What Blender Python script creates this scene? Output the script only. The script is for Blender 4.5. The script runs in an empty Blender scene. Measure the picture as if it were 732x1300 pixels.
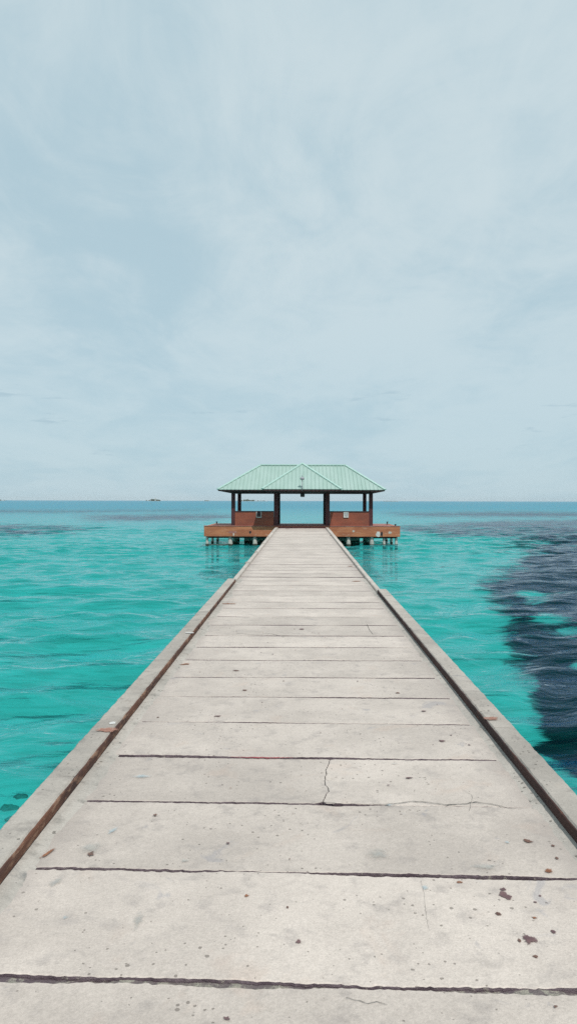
import bpy, bmesh, math, random
import numpy as np
from mathutils import Vector, Matrix, noise as mn
random.seed(7); rng = np.random.default_rng(11)
sc = bpy.context.scene
col = sc.collection
R = math.radians
F = 939.0; VX = 382.4; HY = 635.8; EYE = 1.6
WZ = -0.80           # water level
BZ = -2.6            # sea bed level
SL = 0.0042          # the pier climbs very slightly towards the pavilion
X0 = 0.02            # pier centre line
XP = 0.035           # pavilion centre line
YE = 38.8            # end of pier
def P(px, py, Y): return Vector(((px-VX)*Y/F, Y, EYE-(py-HY)*Y/F))
def dz(y): return SL*y

# ---------------------------------------------------------------- node helpers
class NT:
    def __init__(s, tree): s.t = tree; tree.nodes.clear()
    def n(s, typ, **kw):
        nd = s.t.nodes.new(typ)
        for k, v in kw.items():
            if k.startswith('i_'): nd.inputs[k[2:].replace('_', ' ')].default_value = v
            else: setattr(nd, k, v)
        return nd
    def l(s, a, b): s.t.links.new(a, b)
    def math(s, op, a, b=0.0, c=None, clamp=False):
        nd = s.t.nodes.new('ShaderNodeMath'); nd.operation = op; nd.use_clamp = clamp
        for i, v in enumerate((a, b, c)):
            if v is None: continue
            if isinstance(v, (int, float)): nd.inputs[i].default_value = v
            else: s.l(v, nd.inputs[i])
        return nd.outputs[0]
    def rng(s, v, a, b, c=0.0, d=1.0, smooth=True):
        nd = s.t.nodes.new('ShaderNodeMapRange'); nd.interpolation_type = 'SMOOTHSTEP' if smooth else 'LINEAR'
        s.l(v, nd.inputs[0])
        for i, x in enumerate((a, b, c, d)): nd.inputs[i+1].default_value = x
        return nd.outputs[0]
    def mix(s, fac, a, b, mode='MIX'):
        nd = s.t.nodes.new('ShaderNodeMix'); nd.data_type = 'RGBA'; nd.blend_type = mode
        if isinstance(fac, (int, float)): nd.inputs[0].default_value = fac
        else: s.l(fac, nd.inputs[0])
        for i, v in ((6, a), (7, b)):
            if isinstance(v, (tuple, list)): nd.inputs[i].default_value = (*v[:3], 1)
            else: s.l(v, nd.inputs[i])
        return nd.outputs[2]
    def noise(s, vec, scale, detail=4, rough=0.55, dist=0.0):
        nd = s.n('ShaderNodeTexNoise'); s.l(vec, nd.inputs['Vector'])
        nd.inputs['Scale'].default_value = scale; nd.inputs['Detail'].default_value = detail
        nd.inputs['Roughness'].default_value = rough; nd.inputs['Distortion'].default_value = dist
        return nd.outputs['Fac']
    def vor(s, vec, scale, rand=1.0, feature='F1'):
        nd = s.n('ShaderNodeTexVoronoi'); nd.feature = feature; s.l(vec, nd.inputs['Vector'])
        nd.inputs['Scale'].default_value = scale; nd.inputs['Randomness'].default_value = rand
        return nd
    def mapping(s, vec, scale=(1, 1, 1), rot=(0, 0, 0), loc=(0, 0, 0)):
        nd = s.n('ShaderNodeMapping'); s.l(vec, nd.inputs[0])
        nd.inputs['Scale'].default_value = scale; nd.inputs['Rotation'].default_value = rot; nd.inputs['Location'].default_value = loc
        return nd.outputs[0]

def newmat(name):
    m = bpy.data.materials.new(name); m.use_nodes = True
    return m, NT(m.node_tree)
def finish(t, color, rough=0.8, height=None, bstr=0.4, bdist=0.01, spec=0.4, metal=0.0):
    b = t.n('ShaderNodeBsdfPrincipled')
    if isinstance(color, tuple): b.inputs['Base Color'].default_value = (*color, 1)
    else: t.l(color, b.inputs['Base Color'])
    if isinstance(rough, (int, float)): b.inputs['Roughness'].default_value = rough
    else: t.l(rough, b.inputs['Roughness'])
    b.inputs['Specular IOR Level'].default_value = spec
    b.inputs['Metallic'].default_value = metal
    if height is not None:
        bp = t.n('ShaderNodeBump'); bp.inputs['Strength'].default_value = bstr; bp.inputs['Distance'].default_value = bdist
        t.l(height, bp.inputs['Height']); t.l(bp.outputs[0], b.inputs['Normal'])
    o = t.n('ShaderNodeOutputMaterial'); t.l(b.outputs[0], o.inputs[0])

def geo_rand_vec(t):
    """world position shifted by a random amount per object, so no two slabs look alike"""
    g = t.n('ShaderNodeNewGeometry'); oi = t.n('ShaderNodeObjectInfo')
    sh = t.n('ShaderNodeVectorMath', operation='SCALE'); sh.inputs[0].default_value = (37.0, 91.0, 13.0)
    t.l(oi.outputs['Random'], sh.inputs['Scale'])
    ad = t.n('ShaderNodeVectorMath', operation='ADD'); t.l(g.outputs['Position'], ad.inputs[0]); t.l(sh.outputs[0], ad.inputs[1])
    return ad.outputs[0], oi.outputs['Random'], g

def concrete(name, c1, c2, c3, pores=1.0, edge=0.0):
    m, t = newmat(name)
    v, rnd, g = geo_rand_vec(t)
    big = t.noise(v, 1.7, 5, 0.6)
    mid = t.noise(v, 9.0, 6, 0.65)
    fine = t.noise(v, 120.0, 4, 0.7)
    grit = t.noise(v, 420.0, 2, 0.7)
    c = t.mix(t.rng(big, 0.36, 0.64), c1, c2)
    c = t.mix(t.rng(mid, 0.50, 0.70, 0, 0.6), c, c3)
    # pinkish / bluish trowel stains
    st = t.noise(t.mapping(v, (1, 1, 1), loc=(5, 3, 9)), 3.1, 4, 0.6, 0.6)
    c = t.mix(t.rng(st, 0.60, 0.72, 0, 0.28), c, (c2[0]*1.06, c2[1]*0.93, c2[2]*0.86))
    st2 = t.noise(t.mapping(v, (1, 1, 1), loc=(15, 23, 2)), 4.3, 5, 0.6, 0.8)
    c = t.mix(t.rng(st2, 0.64, 0.72, 0, 0.5), c, (c3[0]*0.85, c3[1]*0.92, c3[2]*1.05))
    # grain
    gr = t.math('MULTIPLY_ADD', t.math('SUBTRACT', fine, 0.5), 0.62, 1.0)
    gr = t.math('ADD', gr, t.math('MULTIPLY', t.math('SUBTRACT', grit, 0.5), 0.7))
    med = t.noise(v, 42.0, 5, 0.75)
    gr = t.math('ADD', gr, t.math('MULTIPLY', t.math('SUBTRACT', med, 0.5), 0.42))
    c = t.mix(1.0, c, t.n('ShaderNodeCombineColor').outputs[0], 'MULTIPLY') if False else c
    cc = t.n('ShaderNodeVectorMath', operation='SCALE'); t.l(c, cc.inputs[0]); t.l(gr, cc.inputs['Scale']); c = cc.outputs[0]
    # pores and little chips, clustered
    vo = t.vor(v, 34.0); pd = t.n('ShaderNodeTexVoronoi')
    clus = t.noise(v, 2.6, 3, 0.6)
    rad = t.math('MULTIPLY', t.rng(clus, 0.36, 0.66, 0.05, 0.27*pores), t.math('POWER', t.n('ShaderNodeSeparateColor').outputs[0], 1.0) if False else 1.0)
    sepc = t.n('ShaderNodeSeparateColor'); t.l(vo.outputs['Color'], sepc.inputs[0])
    rad = t.math('MULTIPLY', rad, t.math('POWER', sepc.outputs[0], 2.0))
    pit = t.math('LESS_THAN', t.math('ADD', vo.outputs['Distance'], t.math('MULTIPLY', t.math('SUBTRACT', fine, 0.5), 0.30)), rad)
    vo2 = t.vor(t.mapping(v, (1, 1, 1), loc=(3, 7, 1)), 15.0); sep2 = t.n('ShaderNodeSeparateColor'); t.l(vo2.outputs['Color'], sep2.inputs[0])
    rad2 = t.math('MULTIPLY', t.rng(sep2.outputs[1], 0.70, 1.0, 0.0, 0.085*pores), t.rng(clus, 0.40, 0.60, 0.45, 1.0))
    pit2 = t.math('LESS_THAN', t.math('ADD', vo2.outputs['Distance'], t.math('MULTIPLY', t.math('SUBTRACT', t.noise(v, 70.0, 3, 0.6), 0.5), 0.28)), rad2)
    pit = t.math('MAXIMUM', pit, pit2)
    c = t.mix(t.math('MULTIPLY', pit, 0.62), c, (c3[0]*0.32, c3[1]*0.30, c3[2]*0.28))
    # slab to slab tone
    tone = t.rng(rnd, 0, 1, 0.89, 1.05, False)
    c2n = t.n('ShaderNodeVectorMath', operation='SCALE'); t.l(c, c2n.inputs[0]); t.l(tone, c2n.inputs['Scale']); c = c2n.outputs[0]
    if edge:
        # grime along the kerb foot: a stain with its own ragged outline, at a fixed distance from the pier centre line
        sp = t.n('ShaderNodeSeparateXYZ'); t.l(g.outputs['Position'], sp.inputs[0])
        ax = t.math('ABSOLUTE', t.math('SUBTRACT', sp.outputs[0], X0))
        e = t.math('ADD', ax, t.math('MULTIPLY', t.math('SUBTRACT', t.noise(v, 3.0, 5, 0.7), 0.5), 0.5))
        c = t.mix(t.rng(e, 1.02, 1.26, 0, edge), c, c3)
    h = t.math('ADD', t.math('MULTIPLY', mid, 0.5), t.math('MULTIPLY', fine, 0.35))
    h = t.math('SUBTRACT', h, t.math('MULTIPLY', pit, 0.45))
    h = t.math('ADD', h, t.math('MULTIPLY', grit, 0.12))
    finish(t, c, 0.9, h, 0.55, 0.012, 0.25)
    return m

def mottled(name, c1, c2, c3=None, s1=3.0, s2=14.0, th=(0.58, 0.66), rough=0.7, bstr=0.3, bdist=0.006, spec=0.35, stretch=(1, 1, 1), f3=0.8):
    m, t = newmat(name)
    v, rnd, g = geo_rand_vec(t)
    v = t.mapping(v, stretch)
    a = t.noise(v, s1, 5, 0.6); b = t.noise(v, s2, 6, 0.65); f = t.noise(v, s2*7, 3, 0.6)
    c = t.mix(t.rng(a, 0.35, 0.65), c1, c2)
    if c3: c = t.mix(t.rng(b, th[0], th[1], 0, f3), c, c3)
    k = t.math('MULTIPLY_ADD', t.math('SUBTRACT', f, 0.5), 0.5, 1.0)
    s = t.n('ShaderNodeVectorMath', operation='SCALE'); t.l(c, s.inputs[0]); t.l(k, s.inputs['Scale'])
    finish(t, s.outputs[0], rough, t.math('ADD', b, t.math('MULTIPLY', f, 0.4)), bstr, bdist, spec)
    return m

M = {}
M['slab'] = concrete('slab_concrete', (0.556, 0.487, 0.434), (0.472, 0.413, 0.368), (0.36, 0.318, 0.292), 1.15, 0.55)
M['kerb'] = concrete('kerb_concrete', (0.44, 0.395, 0.35), (0.35, 0.315, 0.28), (0.24, 0.215, 0.195), 1.3)
M['kerb_pale'] = concrete('pale_kerb_concrete', (0.54, 0.485, 0.435), (0.45, 0.40, 0.355), (0.32, 0.28, 0.25), 1.1)
M['fillet'] = concrete('kerb_foot_mortar', (0.47, 0.43, 0.385), (0.37, 0.34, 0.305), (0.20, 0.185, 0.165), 1.7)
M['joint'] = mottled('joint_mortar', (0.13, 0.10, 0.11), (0.20, 0.175, 0.16), (0.36, 0.34, 0.28), 5, 24, (0.48, 0.58), 0.95, 0.9, 0.02)
M['joint_side'] = mottled('dirty_slab_side', (0.11, 0.078, 0.092), (0.19, 0.145, 0.16), (0.34, 0.30, 0.26), 9, 40, (0.58, 0.68), 0.95, 0.9, 0.02)
M['crack'] = mottled('crack_dirt', (0.05, 0.045, 0.04), (0.09, 0.08, 0.07), None, 8, 60, rough=0.95)
M['rust'] = mottled('rusty_steel', (0.145, 0.066, 0.042), (0.06, 0.032, 0.028), (0.28, 0.165, 0.11), 5, 22, (0.50, 0.64), 0.85, 0.8, 0.01, 0.25, (1, 0.35, 1))
M['rust_shaded'] = mottled('shaded_rusty_steel', (0.06, 0.03, 0.026), (0.032, 0.02, 0.02), (0.12, 0.055, 0.04), 5, 22, (0.54, 0.68), 0.85, 0.8, 0.01, 0.25, (1, 0.35, 1))  # same rust, with the shade on the right-hand strip put into its colour
M['strip_shade'] = mottled('strip_shadow_colour', (0.05, 0.03, 0.03), (0.03, 0.022, 0.025), None, 6, 30, rough=0.9)  # dark colour that paints the shadow under the steel strips
M['pile'] = mottled('pile_concrete', (0.52, 0.50, 0.46), (0.40, 0.39, 0.36), (0.22, 0.20, 0.17), 3, 9, (0.60, 0.70), 0.85)
m = M['pile']; t = NT.__new__(NT); t.t = m.node_tree
b_ = [n for n in t.t.nodes if n.type == 'BSDF_PRINCIPLED'][0]; src = b_.inputs['Base Color'].links[0].from_socket
g_ = t.n('ShaderNodeNewGeometry'); sp_ = t.n('ShaderNodeSeparateXYZ'); t.l(g_.outputs['Position'], sp_.inputs[0])
lv = t.math('ADD', sp_.outputs[2], t.math('MULTIPLY', t.noise(g_.outputs['Position'], 7.0, 4, 0.7), 0.12))
t.l(t.mix(t.math('MULTIPLY', t.rng(lv, WZ+0.15, WZ+0.22, 1, 0), t.rng(lv, WZ-0.25, WZ-0.1)), src, (0.045, 0.05, 0.035)), b_.inputs['Base Color'])
M['fascia'] = mottled('faded_orange_paint', (0.45, 0.18, 0.09), (0.33, 0.115, 0.06), (0.50, 0.32, 0.23), 2.2, 6, (0.57, 0.68), 0.75, 0.4, 0.006, 0.3, (0.6, 1, 2.2), 0.6)
M['wallred'] = mottled('maroon_wall_paint', (0.29, 0.083, 0.048), (0.20, 0.060, 0.040), (0.30, 0.11, 0.075), 1.4, 6, (0.60, 0.72), 0.7, 0.3, 0.005, 0.3, (1, 1, 2.2), 0.5)
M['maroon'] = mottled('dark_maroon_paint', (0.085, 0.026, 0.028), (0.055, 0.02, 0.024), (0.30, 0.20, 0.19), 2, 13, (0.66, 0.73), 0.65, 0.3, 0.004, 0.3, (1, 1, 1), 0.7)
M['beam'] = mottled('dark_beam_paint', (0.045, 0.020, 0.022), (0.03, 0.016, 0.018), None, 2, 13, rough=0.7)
M['floorred'] = mottled('faded_red_floor_paint', (0.36, 0.17, 0.145), (0.29, 0.115, 0.10), (0.42, 0.31, 0.28), 1.8, 7, (0.55, 0.66), 0.8)
M['white'] = mottled('weathered_white_paint', (0.62, 0.60, 0.57), (0.5, 0.48, 0.46), None, 6, 30, rough=0.6)
M['grey'] = mottled('grey_metal', (0.36, 0.36, 0.38), (0.27, 0.27, 0.30), None, 6, 30, rough=0.5)
M['dark'] = mottled('black_lantern_paint', (0.02, 0.02, 0.024), (0.03, 0.028, 0.032), None, 6, 30, rough=0.5)
M['rock'] = mottled('dead_coral', (0.26, 0.26, 0.21), (0.16, 0.16, 0.13), (0.2, 0.19, 0.13), 3, 9, (0.55, 0.66), 0.95, 0.8, 0.03)
M['brown_stain'] = mottled('brown_stain', (0.16, 0.085, 0.065), (0.11, 0.06, 0.05), (0.24, 0.16, 0.12), 30, 90, rough=0.9)
M['purple_stain'] = mottled('purple_stain', (0.12, 0.07, 0.075), (0.17, 0.10, 0.10), None, 30, 90, rough=0.9)
M['rust_stain'] = mottled('orange_rust_stain', (0.30, 0.12, 0.055), (0.17, 0.065, 0.035), (0.36, 0.21, 0.13), 30, 90, rough=0.9)
M['blue_stain'] = mottled('pale_blue_paint_spot', (0.42, 0.50, 0.53), (0.36, 0.45, 0.49), (0.43, 0.42, 0.39), 20, 60, rough=0.85)
M['grey_stain'] = mottled('grey_smear', (0.37, 0.37, 0.36), (0.41, 0.40, 0.37), (0.46, 0.44, 0.40), 12, 40, (0.45, 0.56), rough=0.9, f3=1.0)
M['red_stain'] = mottled('red_paint_smear', (0.32, 0.055, 0.065), (0.22, 0.05, 0.06), (0.40, 0.32, 0.29), 20, 50, rough=0.85)
M['pink_stain'] = mottled('terracotta_paint_patch', (0.38, 0.20, 0.15), (0.31, 0.155, 0.115), (0.38, 0.34, 0.30), 10, 30, (0.56, 0.64), rough=0.9)
for k_, lo_, hi_, mx_ in (('brown_stain', .12, .40, .95), ('purple_stain', .10, .35, .95), ('rust_stain', .12, .5, .9), ('blue_stain', .1, .9, .6), ('grey_stain', .1, 1.0, .6), ('pink_stain', .05, .3, .9)):
    m = M[k_]; t = NT.__new__(NT); t.t = m.node_tree
    b_ = [n for n in t.t.nodes if n.type == 'BSDF_PRINCIPLED'][0]
    at = t.n('ShaderNodeAttribute'); at.attribute_name = 'cover'; g_ = t.n('ShaderNodeNewGeometry')
    ns = t.noise(g_.outputs['Position'], 60.0 if k_ != 'grey_stain' else 26.0, 4, 0.7)
    al = t.rng(t.math('ADD', at.outputs['Fac'], t.math('MULTIPLY', t.math('SUBTRACT', ns, 0.5), 1.3)), lo_, hi_, 0, mx_)
    t.l(al, b_.inputs['Alpha'])
M['isle'] = mottled('island_scrub', (0.05, 0.07, 0.04), (0.035, 0.05, 0.03), None, 0.05, 0.2, rough=0.9)
M['isle_sand'] = mottled('island_shore', (0.40, 0.38, 0.32), (0.3, 0.28, 0.24), None, 0.05, 0.2, rough=0.9)
M['house'] = mottled('island_building_wall', (0.45, 0.44, 0.42), (0.4, 0.39, 0.37), None, 0.3, 1, rough=0.8)

# roof: painted steel sheet, slightly chalky
m, t = newmat('mint_roof_sheet')
v, rnd, g = geo_rand_vec(t)
a = t.noise(t.mapping(v, (1, 0.3, 0.3)), 2.0, 5, 0.6); b = t.noise(v, 7, 5, 0.65)
c = t.mix(t.rng(a, 0.35, 0.65), (0.295, 0.41, 0.365), (0.33, 0.44, 0.40))
c = t.mix(t.rng(b, 0.60, 0.74, 0, 0.45), c, (0.22, 0.34, 0.30))
finish(t, c, 0.5, None, spec=0.35)
M['roof'] = m
m, t = newmat('pale_mint_cap')
v, rnd, g = geo_rand_vec(t)
a = t.noise(v, 3.0, 5, 0.6)
c = t.mix(t.rng(a, 0.35, 0.65), (0.40, 0.56, 0.50), (0.34, 0.50, 0.45))
finish(t, c, 0.5, None, spec=0.35)
M['cap'] = m

# ---------------------------------------------------------------- mesh helpers
def obj(name, bm, mat, parent=None, smooth=False, bevel=0.0):
    me = bpy.data.meshes.new(name)
    bmesh.ops.recalc_face_normals(bm, faces=bm.faces)
    bm.to_mesh(me); bm.free()
    if smooth: me.polygons.foreach_set('use_smooth', [True]*len(me.polygons))
    o = bpy.data.objects.new(name, me); col.objects.link(o)
    if mat: me.materials.append(mat)
    if parent: o.parent = parent
    if bevel:
        md = o.modifiers.new('Bevel', 'BEVEL'); md.width = bevel; md.segments = 2; md.limit_method = 'ANGLE'
    return o
def empty(name, label, cat, group=None):
    o = bpy.data.objects.new(name, None); col.objects.link(o)
    o['label'] = label; o['category'] = cat
    if group: o['group'] = group
    return o
def tag(o, label=None, cat=None, group=None, kind=None):
    if label: o['label'] = label
    if cat: o['category'] = cat
    if group: o['group'] = group
    if kind: o['kind'] = kind
    return o
def box(bm, x0, x1, y0, y1, z0, z1):
    vs = [bm.verts.new((x, y, z)) for z in (z0, z1) for x, y in ((x0, y0), (x1, y0), (x1, y1), (x0, y1))]
    for f in ((0, 3, 2, 1), (4, 5, 6, 7), (0, 1, 5, 4), (1, 2, 6, 5), (2, 3, 7, 6), (3, 0, 4, 7)):
        bm.faces.new([vs[i] for i in f])
def bar(bm, p0, p1, w, h, up=Vector((0, 0, 1))):
    p0 = Vector(p0); p1 = Vector(p1); d = (p1-p0).normalized()
    s = d.cross(up).normalized(); u = s.cross(d).normalized()
    vs = [bm.verts.new(p + s*a*w/2 + u*b*h/2) for p in (p0, p1) for a, b in ((-1, -1), (1, -1), (1, 1), (-1, 1))]
    for f in ((0, 1, 2, 3), (7, 6, 5, 4), (0, 4, 5, 1), (1, 5, 6, 2), (2, 6, 7, 3), (3, 7, 4, 0)):
        bm.faces.new([vs[i] for i in f])
def lathe(bm, prof, cx, cy, n=16, jit=0.0):
    rings = []
    for r, z in prof:
        rings.append([bm.verts.new((cx+r*(1+random.uniform(-jit, jit))*math.cos(2*math.pi*k/n), cy+r*(1+random.uniform(-jit, jit))*math.sin(2*math.pi*k/n), z)) for k in range(n)])
    for a, b in zip(rings, rings[1:]):
        for k in range(n): bm.faces.new((a[k], a[(k+1) % n], b[(k+1) % n], b[k]))
    bm.faces.new(rings[0][::-1]); bm.faces.new(rings[-1])
def BM(): return bmesh.new()

# ---------------------------------------------------------------- pier
pier = empty('pier', 'long pale concrete slab pier with low kerbs running out to the pavilion', 'pier')
joints = [-3.1, -2.42, -1.72, -1.02, -0.33, 0.36, 1.05, 1.74, 2.43, 3.154, 3.87, 4.55, 5.25, 5.93, 6.58, 7.28, 7.91, 8.57, 9.28, 9.94, 10.68, 11.34, 12.03, 12.71, 13.49, 14.22, 14.9, 15.59, 16.3, 17.03]
while joints[-1] < YE-0.9: joints.append(joints[-1]+random.uniform(0.62, 0.76))
joints[-1] = YE
def skew(y): return -0.036*max(0.15, min(1, (8.5-y)/5))
def jn(x, y, k):
    """ragged line of joint k at lateral position x"""
    a = 0.009 if y < 8 else 0.007
    return (mn.noise(Vector((x*2.1, k*7.3, 0)))*a + mn.noise(Vector((x*9, k*3.1, 5)))*a*0.6 + mn.noise(Vector((x*33, k*5.7, 9)))*a*0.5 + mn.noise(Vector((x*80, k*1.7, 3)))*a*0.55)
def gapw(x, y, k):
    base = 0.035 if y > 8 else (0.028 if y > 6.2 else 0.020)
    if k == 8: base = 0.032
    if k == 9: base = 0.025
    if k == 10: base = 0.010 + 0.024*math.exp(-((x-0.22)/0.14)**2) + (0.008 if x < 0.2 else -0.006)
    if 14 < y: base = random.Random(k).choice((0.04, 0.055, 0.07))
    return max(0.0022+base*0.1, base*0.5*(1.0+1.3*mn.noise(Vector((x*1.7, k*4.4, 2)))))
def edge_pts(k, side, x_a=-1.262, x_b=1.262, n=200):
    """edge of joint k; side +1 = the far slab's near edge, -1 = the near slab's far edge"""
    y = joints[k]; n = n if y < 9 else 26
    if not (0 < y < 37): n = 4
    r = []
    for i in range(n+1):
        x = x_a+(x_b-x_a)*i/n
        yy = y + skew(y)*x + jn(x, y, k) + side*(gapw(x, y, k)+jn(x+50, y, k+side*31)*0.5)
        r.append((x+X0, yy))
    return r
def slab_mesh(outline, ztop, thick, sharp=()):
    bm = BM(); n = len(outline)
    # inward offset ring gives a worn arris
    def off(d):
        res = []
        for i in range(n):
            p = Vector(outline[i]); a = Vector(outline[i-1]); b = Vector(outline[(i+1) % n])
            tg = (b-a); tg = tg.normalized() if tg.length > 1e-6 else Vector((1, 0))
            res.append(p + Vector((-tg.y, tg.x))*d*(0.12 if i in sharp else (0.55+0.9*abs(mn.noise(Vector((p.x*14, p.y*14, 2)))))))
        return res
    rings = []
    for d, z in ((0.009, 0.0), (0.003, -0.003), (0.0, -0.010), (0.0, -thick)):
        rings.append([bm.verts.new((p.x, p.y, ztop(p.x, p.y)+z)) for p in off(d)])
    for r_, (a, b) in enumerate(zip(rings, rings[1:])):
        for i in range(n): bm.faces.new((a[i], b[i], b[(i+1) % n], a[(i+1) % n])).material_index = 1 if r_ else 0
    bm.faces.new(rings[0]); bm.faces.new(rings[-1][::-1])
    return bm
def crack_x(y):   # the crack that runs across one slab
    u = (y-joints[10])/(joints[11]-joints[10])
    return 0.085+0.075*u + 0.025*math.sin(u*7)*(1-u) + 0.016*mn.noise(Vector((0, y*9, 0)))+0.006*mn.noise(Vector((0, y*45, 0)))
for k in range(len(joints)-1):
    near = edge_pts(k, +1); far = edge_pts(k+1, -1)
    if k < 2: pass
    lift = random.uniform(-0.002, 0.002); tx = random.uniform(-0.0012, 0.0012)
    zt = lambda x, y, l=lift, tt=tx: dz(y)+l+tt*x
    if k == 10:
        ys = [joints[10]+0.0+(joints[11]-joints[10])*i/46 for i in range(47)]
        c = [(crack_x(y)+X0, y) for y in ys]
        g = 0.0016
        nl = [p for p in near if p[0] < c[0][0]-0.02]; nr = [p for p in near if p[0] > c[0][0]+0.02]
        fl = [p for p in far if p[0] < c[-1][0]-0.02]; fr = [p for p in far if p[0] > c[-1][0]+0.02]
        mid = c[2:-2]
        left = nl + [(x-g, y) for x, y in mid] + fl[::-1]
        right = [(x+g, y) for x, y in mid[::-1]] + nr + fr[::-1]
        o = obj('slab', slab_mesh(left, zt, 0.11, set(range(len(nl), len(nl)+len(mid)))), M['slab'], pier); o.data.materials.append(M['joint_side']); o['label'] = 'left piece of the slab split by a crack'
        o = obj('slab', slab_mesh(right, lambda x, y: dz(y)-0.002+0.001*x, 0.11, set(range(len(mid)))), M['slab'], pier); o.data.materials.append(M['joint_side']); o['label'] = 'right piece of the slab split by a crack'
    else:
        o = obj('slab', slab_mesh(near+far[::-1], zt, 0.11), M['slab'], pier); o.data.materials.append(M['joint_side'])
# mortar left in the nearest joints
for k in range(6, 20):
    bm = BM(); y = joints[k]; n = 70; rows = []
    for i in range(n+1):
        x = -1.25+2.5*i/n; yc = y+skew(y)*x+jn(x, y, k)
        w = 0.034; d = 0.026+0.014*mn.noise(Vector((x*6, k, 1)))+0.006*mn.noise(Vector((x*28, k, 1)))
        if k == 10 and x > 0: d += 0.03
        if k == 8: d -= 0.010+0.006*mn.noise(Vector((x*2.3, 4, 1)))
        rows.append([bm.verts.new((x+X0, yc+s*w, dz(y)-d+(0.003 if s else random.uniform(0, 0.004)))) for s in (-1, -0.4, 0, 0.4, 1)])
    for a, b in zip(rows, rows[1:]):
        for j in range(4): bm.faces.new((a[j], b[j], b[j+1], a[j+1]))
    obj('joint_mortar', bm, M['joint'], pier)
# hairline cracks, slivers with their own width lying just proud of the slab
def crack(pts, w):
    bm = BM(); L = []; Rr = []
    pp = []
    for (x0, y0), (x1, y1) in zip(pts, pts[1:]):
        n = max(2, int(math.hypot(x1-x0, y1-y0)/0.008))
        pp += [(x0+(x1-x0)*i/n, y0+(y1-y0)*i/n) for i in range(n)]
    N = len(pp)
    for i, (x, y) in enumerate(pp):
        x += 0.004*mn.noise(Vector((x*50, y*50, 1))); y += 0.006*mn.noise(Vector((x*50, y*50, 7)))+0.008*mn.noise(Vector((x*15, y*15, 7)))
        ww = w*(0.55+0.9*abs(mn.noise(Vector((x*30, y*30, 3)))))*min(1, 6*(1-i/N)+0.2)
        a = pp[min(i+1, N-1)]; b = pp[max(i-1, 0)]
        tg = Vector((a[0]-b[0], a[1]-b[1])); tg = tg.normalized() if tg.length > 0 else Vector((1, 0))
        L.append(bm.verts.new((x-tg.y*ww, y+tg.x*ww, dz(y)+0.0042))); Rr.append(bm.verts.new((x+tg.y*ww, y-tg.x*ww, dz(y)+0.0042)))
    for i in range(N-1): bm.faces.new((L[i], Rr[i], Rr[i+1], L[i+1]))
    return obj('crack', bm, M['crack'], pier)
def deckpt(px, py):
    """where the line of sight through a photograph pixel meets the deck"""
    s = (py-HY)/F; Y = EYE/(s+SL)
    return ((px-VX)*Y/F, Y)
crack([deckpt(*p) for p in ((408, 1019), (430, 1021), (470, 1022), (500, 1021), (525, 1018), (545, 1019), (565, 1022), (590, 1021), (605, 1018), (625, 1021), (645, 1026), (664, 1027))], 0.0032)
crack([deckpt(*p) for p in ((535, 1119), (540, 1140), (541, 1160), (546, 1185))], 0.0004)
crack([deckpt(*p) for p in ((300, 804), (318, 806), (345, 805), (362, 809))], 0.004)
crack([deckpt(*p) for p in ((596, 1030), (600, 1010), (585, 1001))], 0.0008)
crack([deckpt(*p) for p in ((440, 1268), (468, 1275), (480, 1272), (496, 1278))], 0.0012)
crack([deckpt(*p) for p in ((466, 793), (469, 800), (474, 806))], 0.003)
# stains
def blob(name, px, py, rx, ry, mat, rot=0.0, seed=0, rough=0.35, z=0.0055, n=26, surf=0.0, par=None):
    x, y = deckpt(px, py)
    if surf: x *= (EYE-surf)/EYE; y *= (EYE-surf)/EYE
    bm = BM(); rings = []
    lay = bm.verts.layers.float.new('cover')
    for q in (0.0, 0.45, 0.8, 1.25):
        ring = []
        for i in range(n if q else 1):
            a = 2*math.pi*i/n
            r = q*(1+rough*mn.noise(Vector((math.cos(a)*1.3, math.sin(a)*1.3, seed)))*1.6+rough*0.6*mn.noise(Vector((math.cos(a)*4, math.sin(a)*4, seed+3))))
            u, w = rx*r*math.cos(a), ry*r*math.sin(a)
            yy = y+u*math.sin(rot)+w*math.cos(rot)
            vv = bm.verts.new((x+u*math.cos(rot)-w*math.sin(rot), yy, dz(yy)+surf+z)); vv[lay] = 1-q/1.25
            ring.append(vv)
        rings.append(ring)
    for i in range(n): bm.faces.new((rings[0][0], rings[1][i], rings[1][(i+1) % n]))
    for a_, b_ in zip(rings[1:], rings[2:]):
        for i in range(n): bm.faces.new((a_[i], b_[i], b_[(i+1) % n], a_[(i+1) % n]))
    return obj(name, bm, mat, par or pier)
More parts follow.
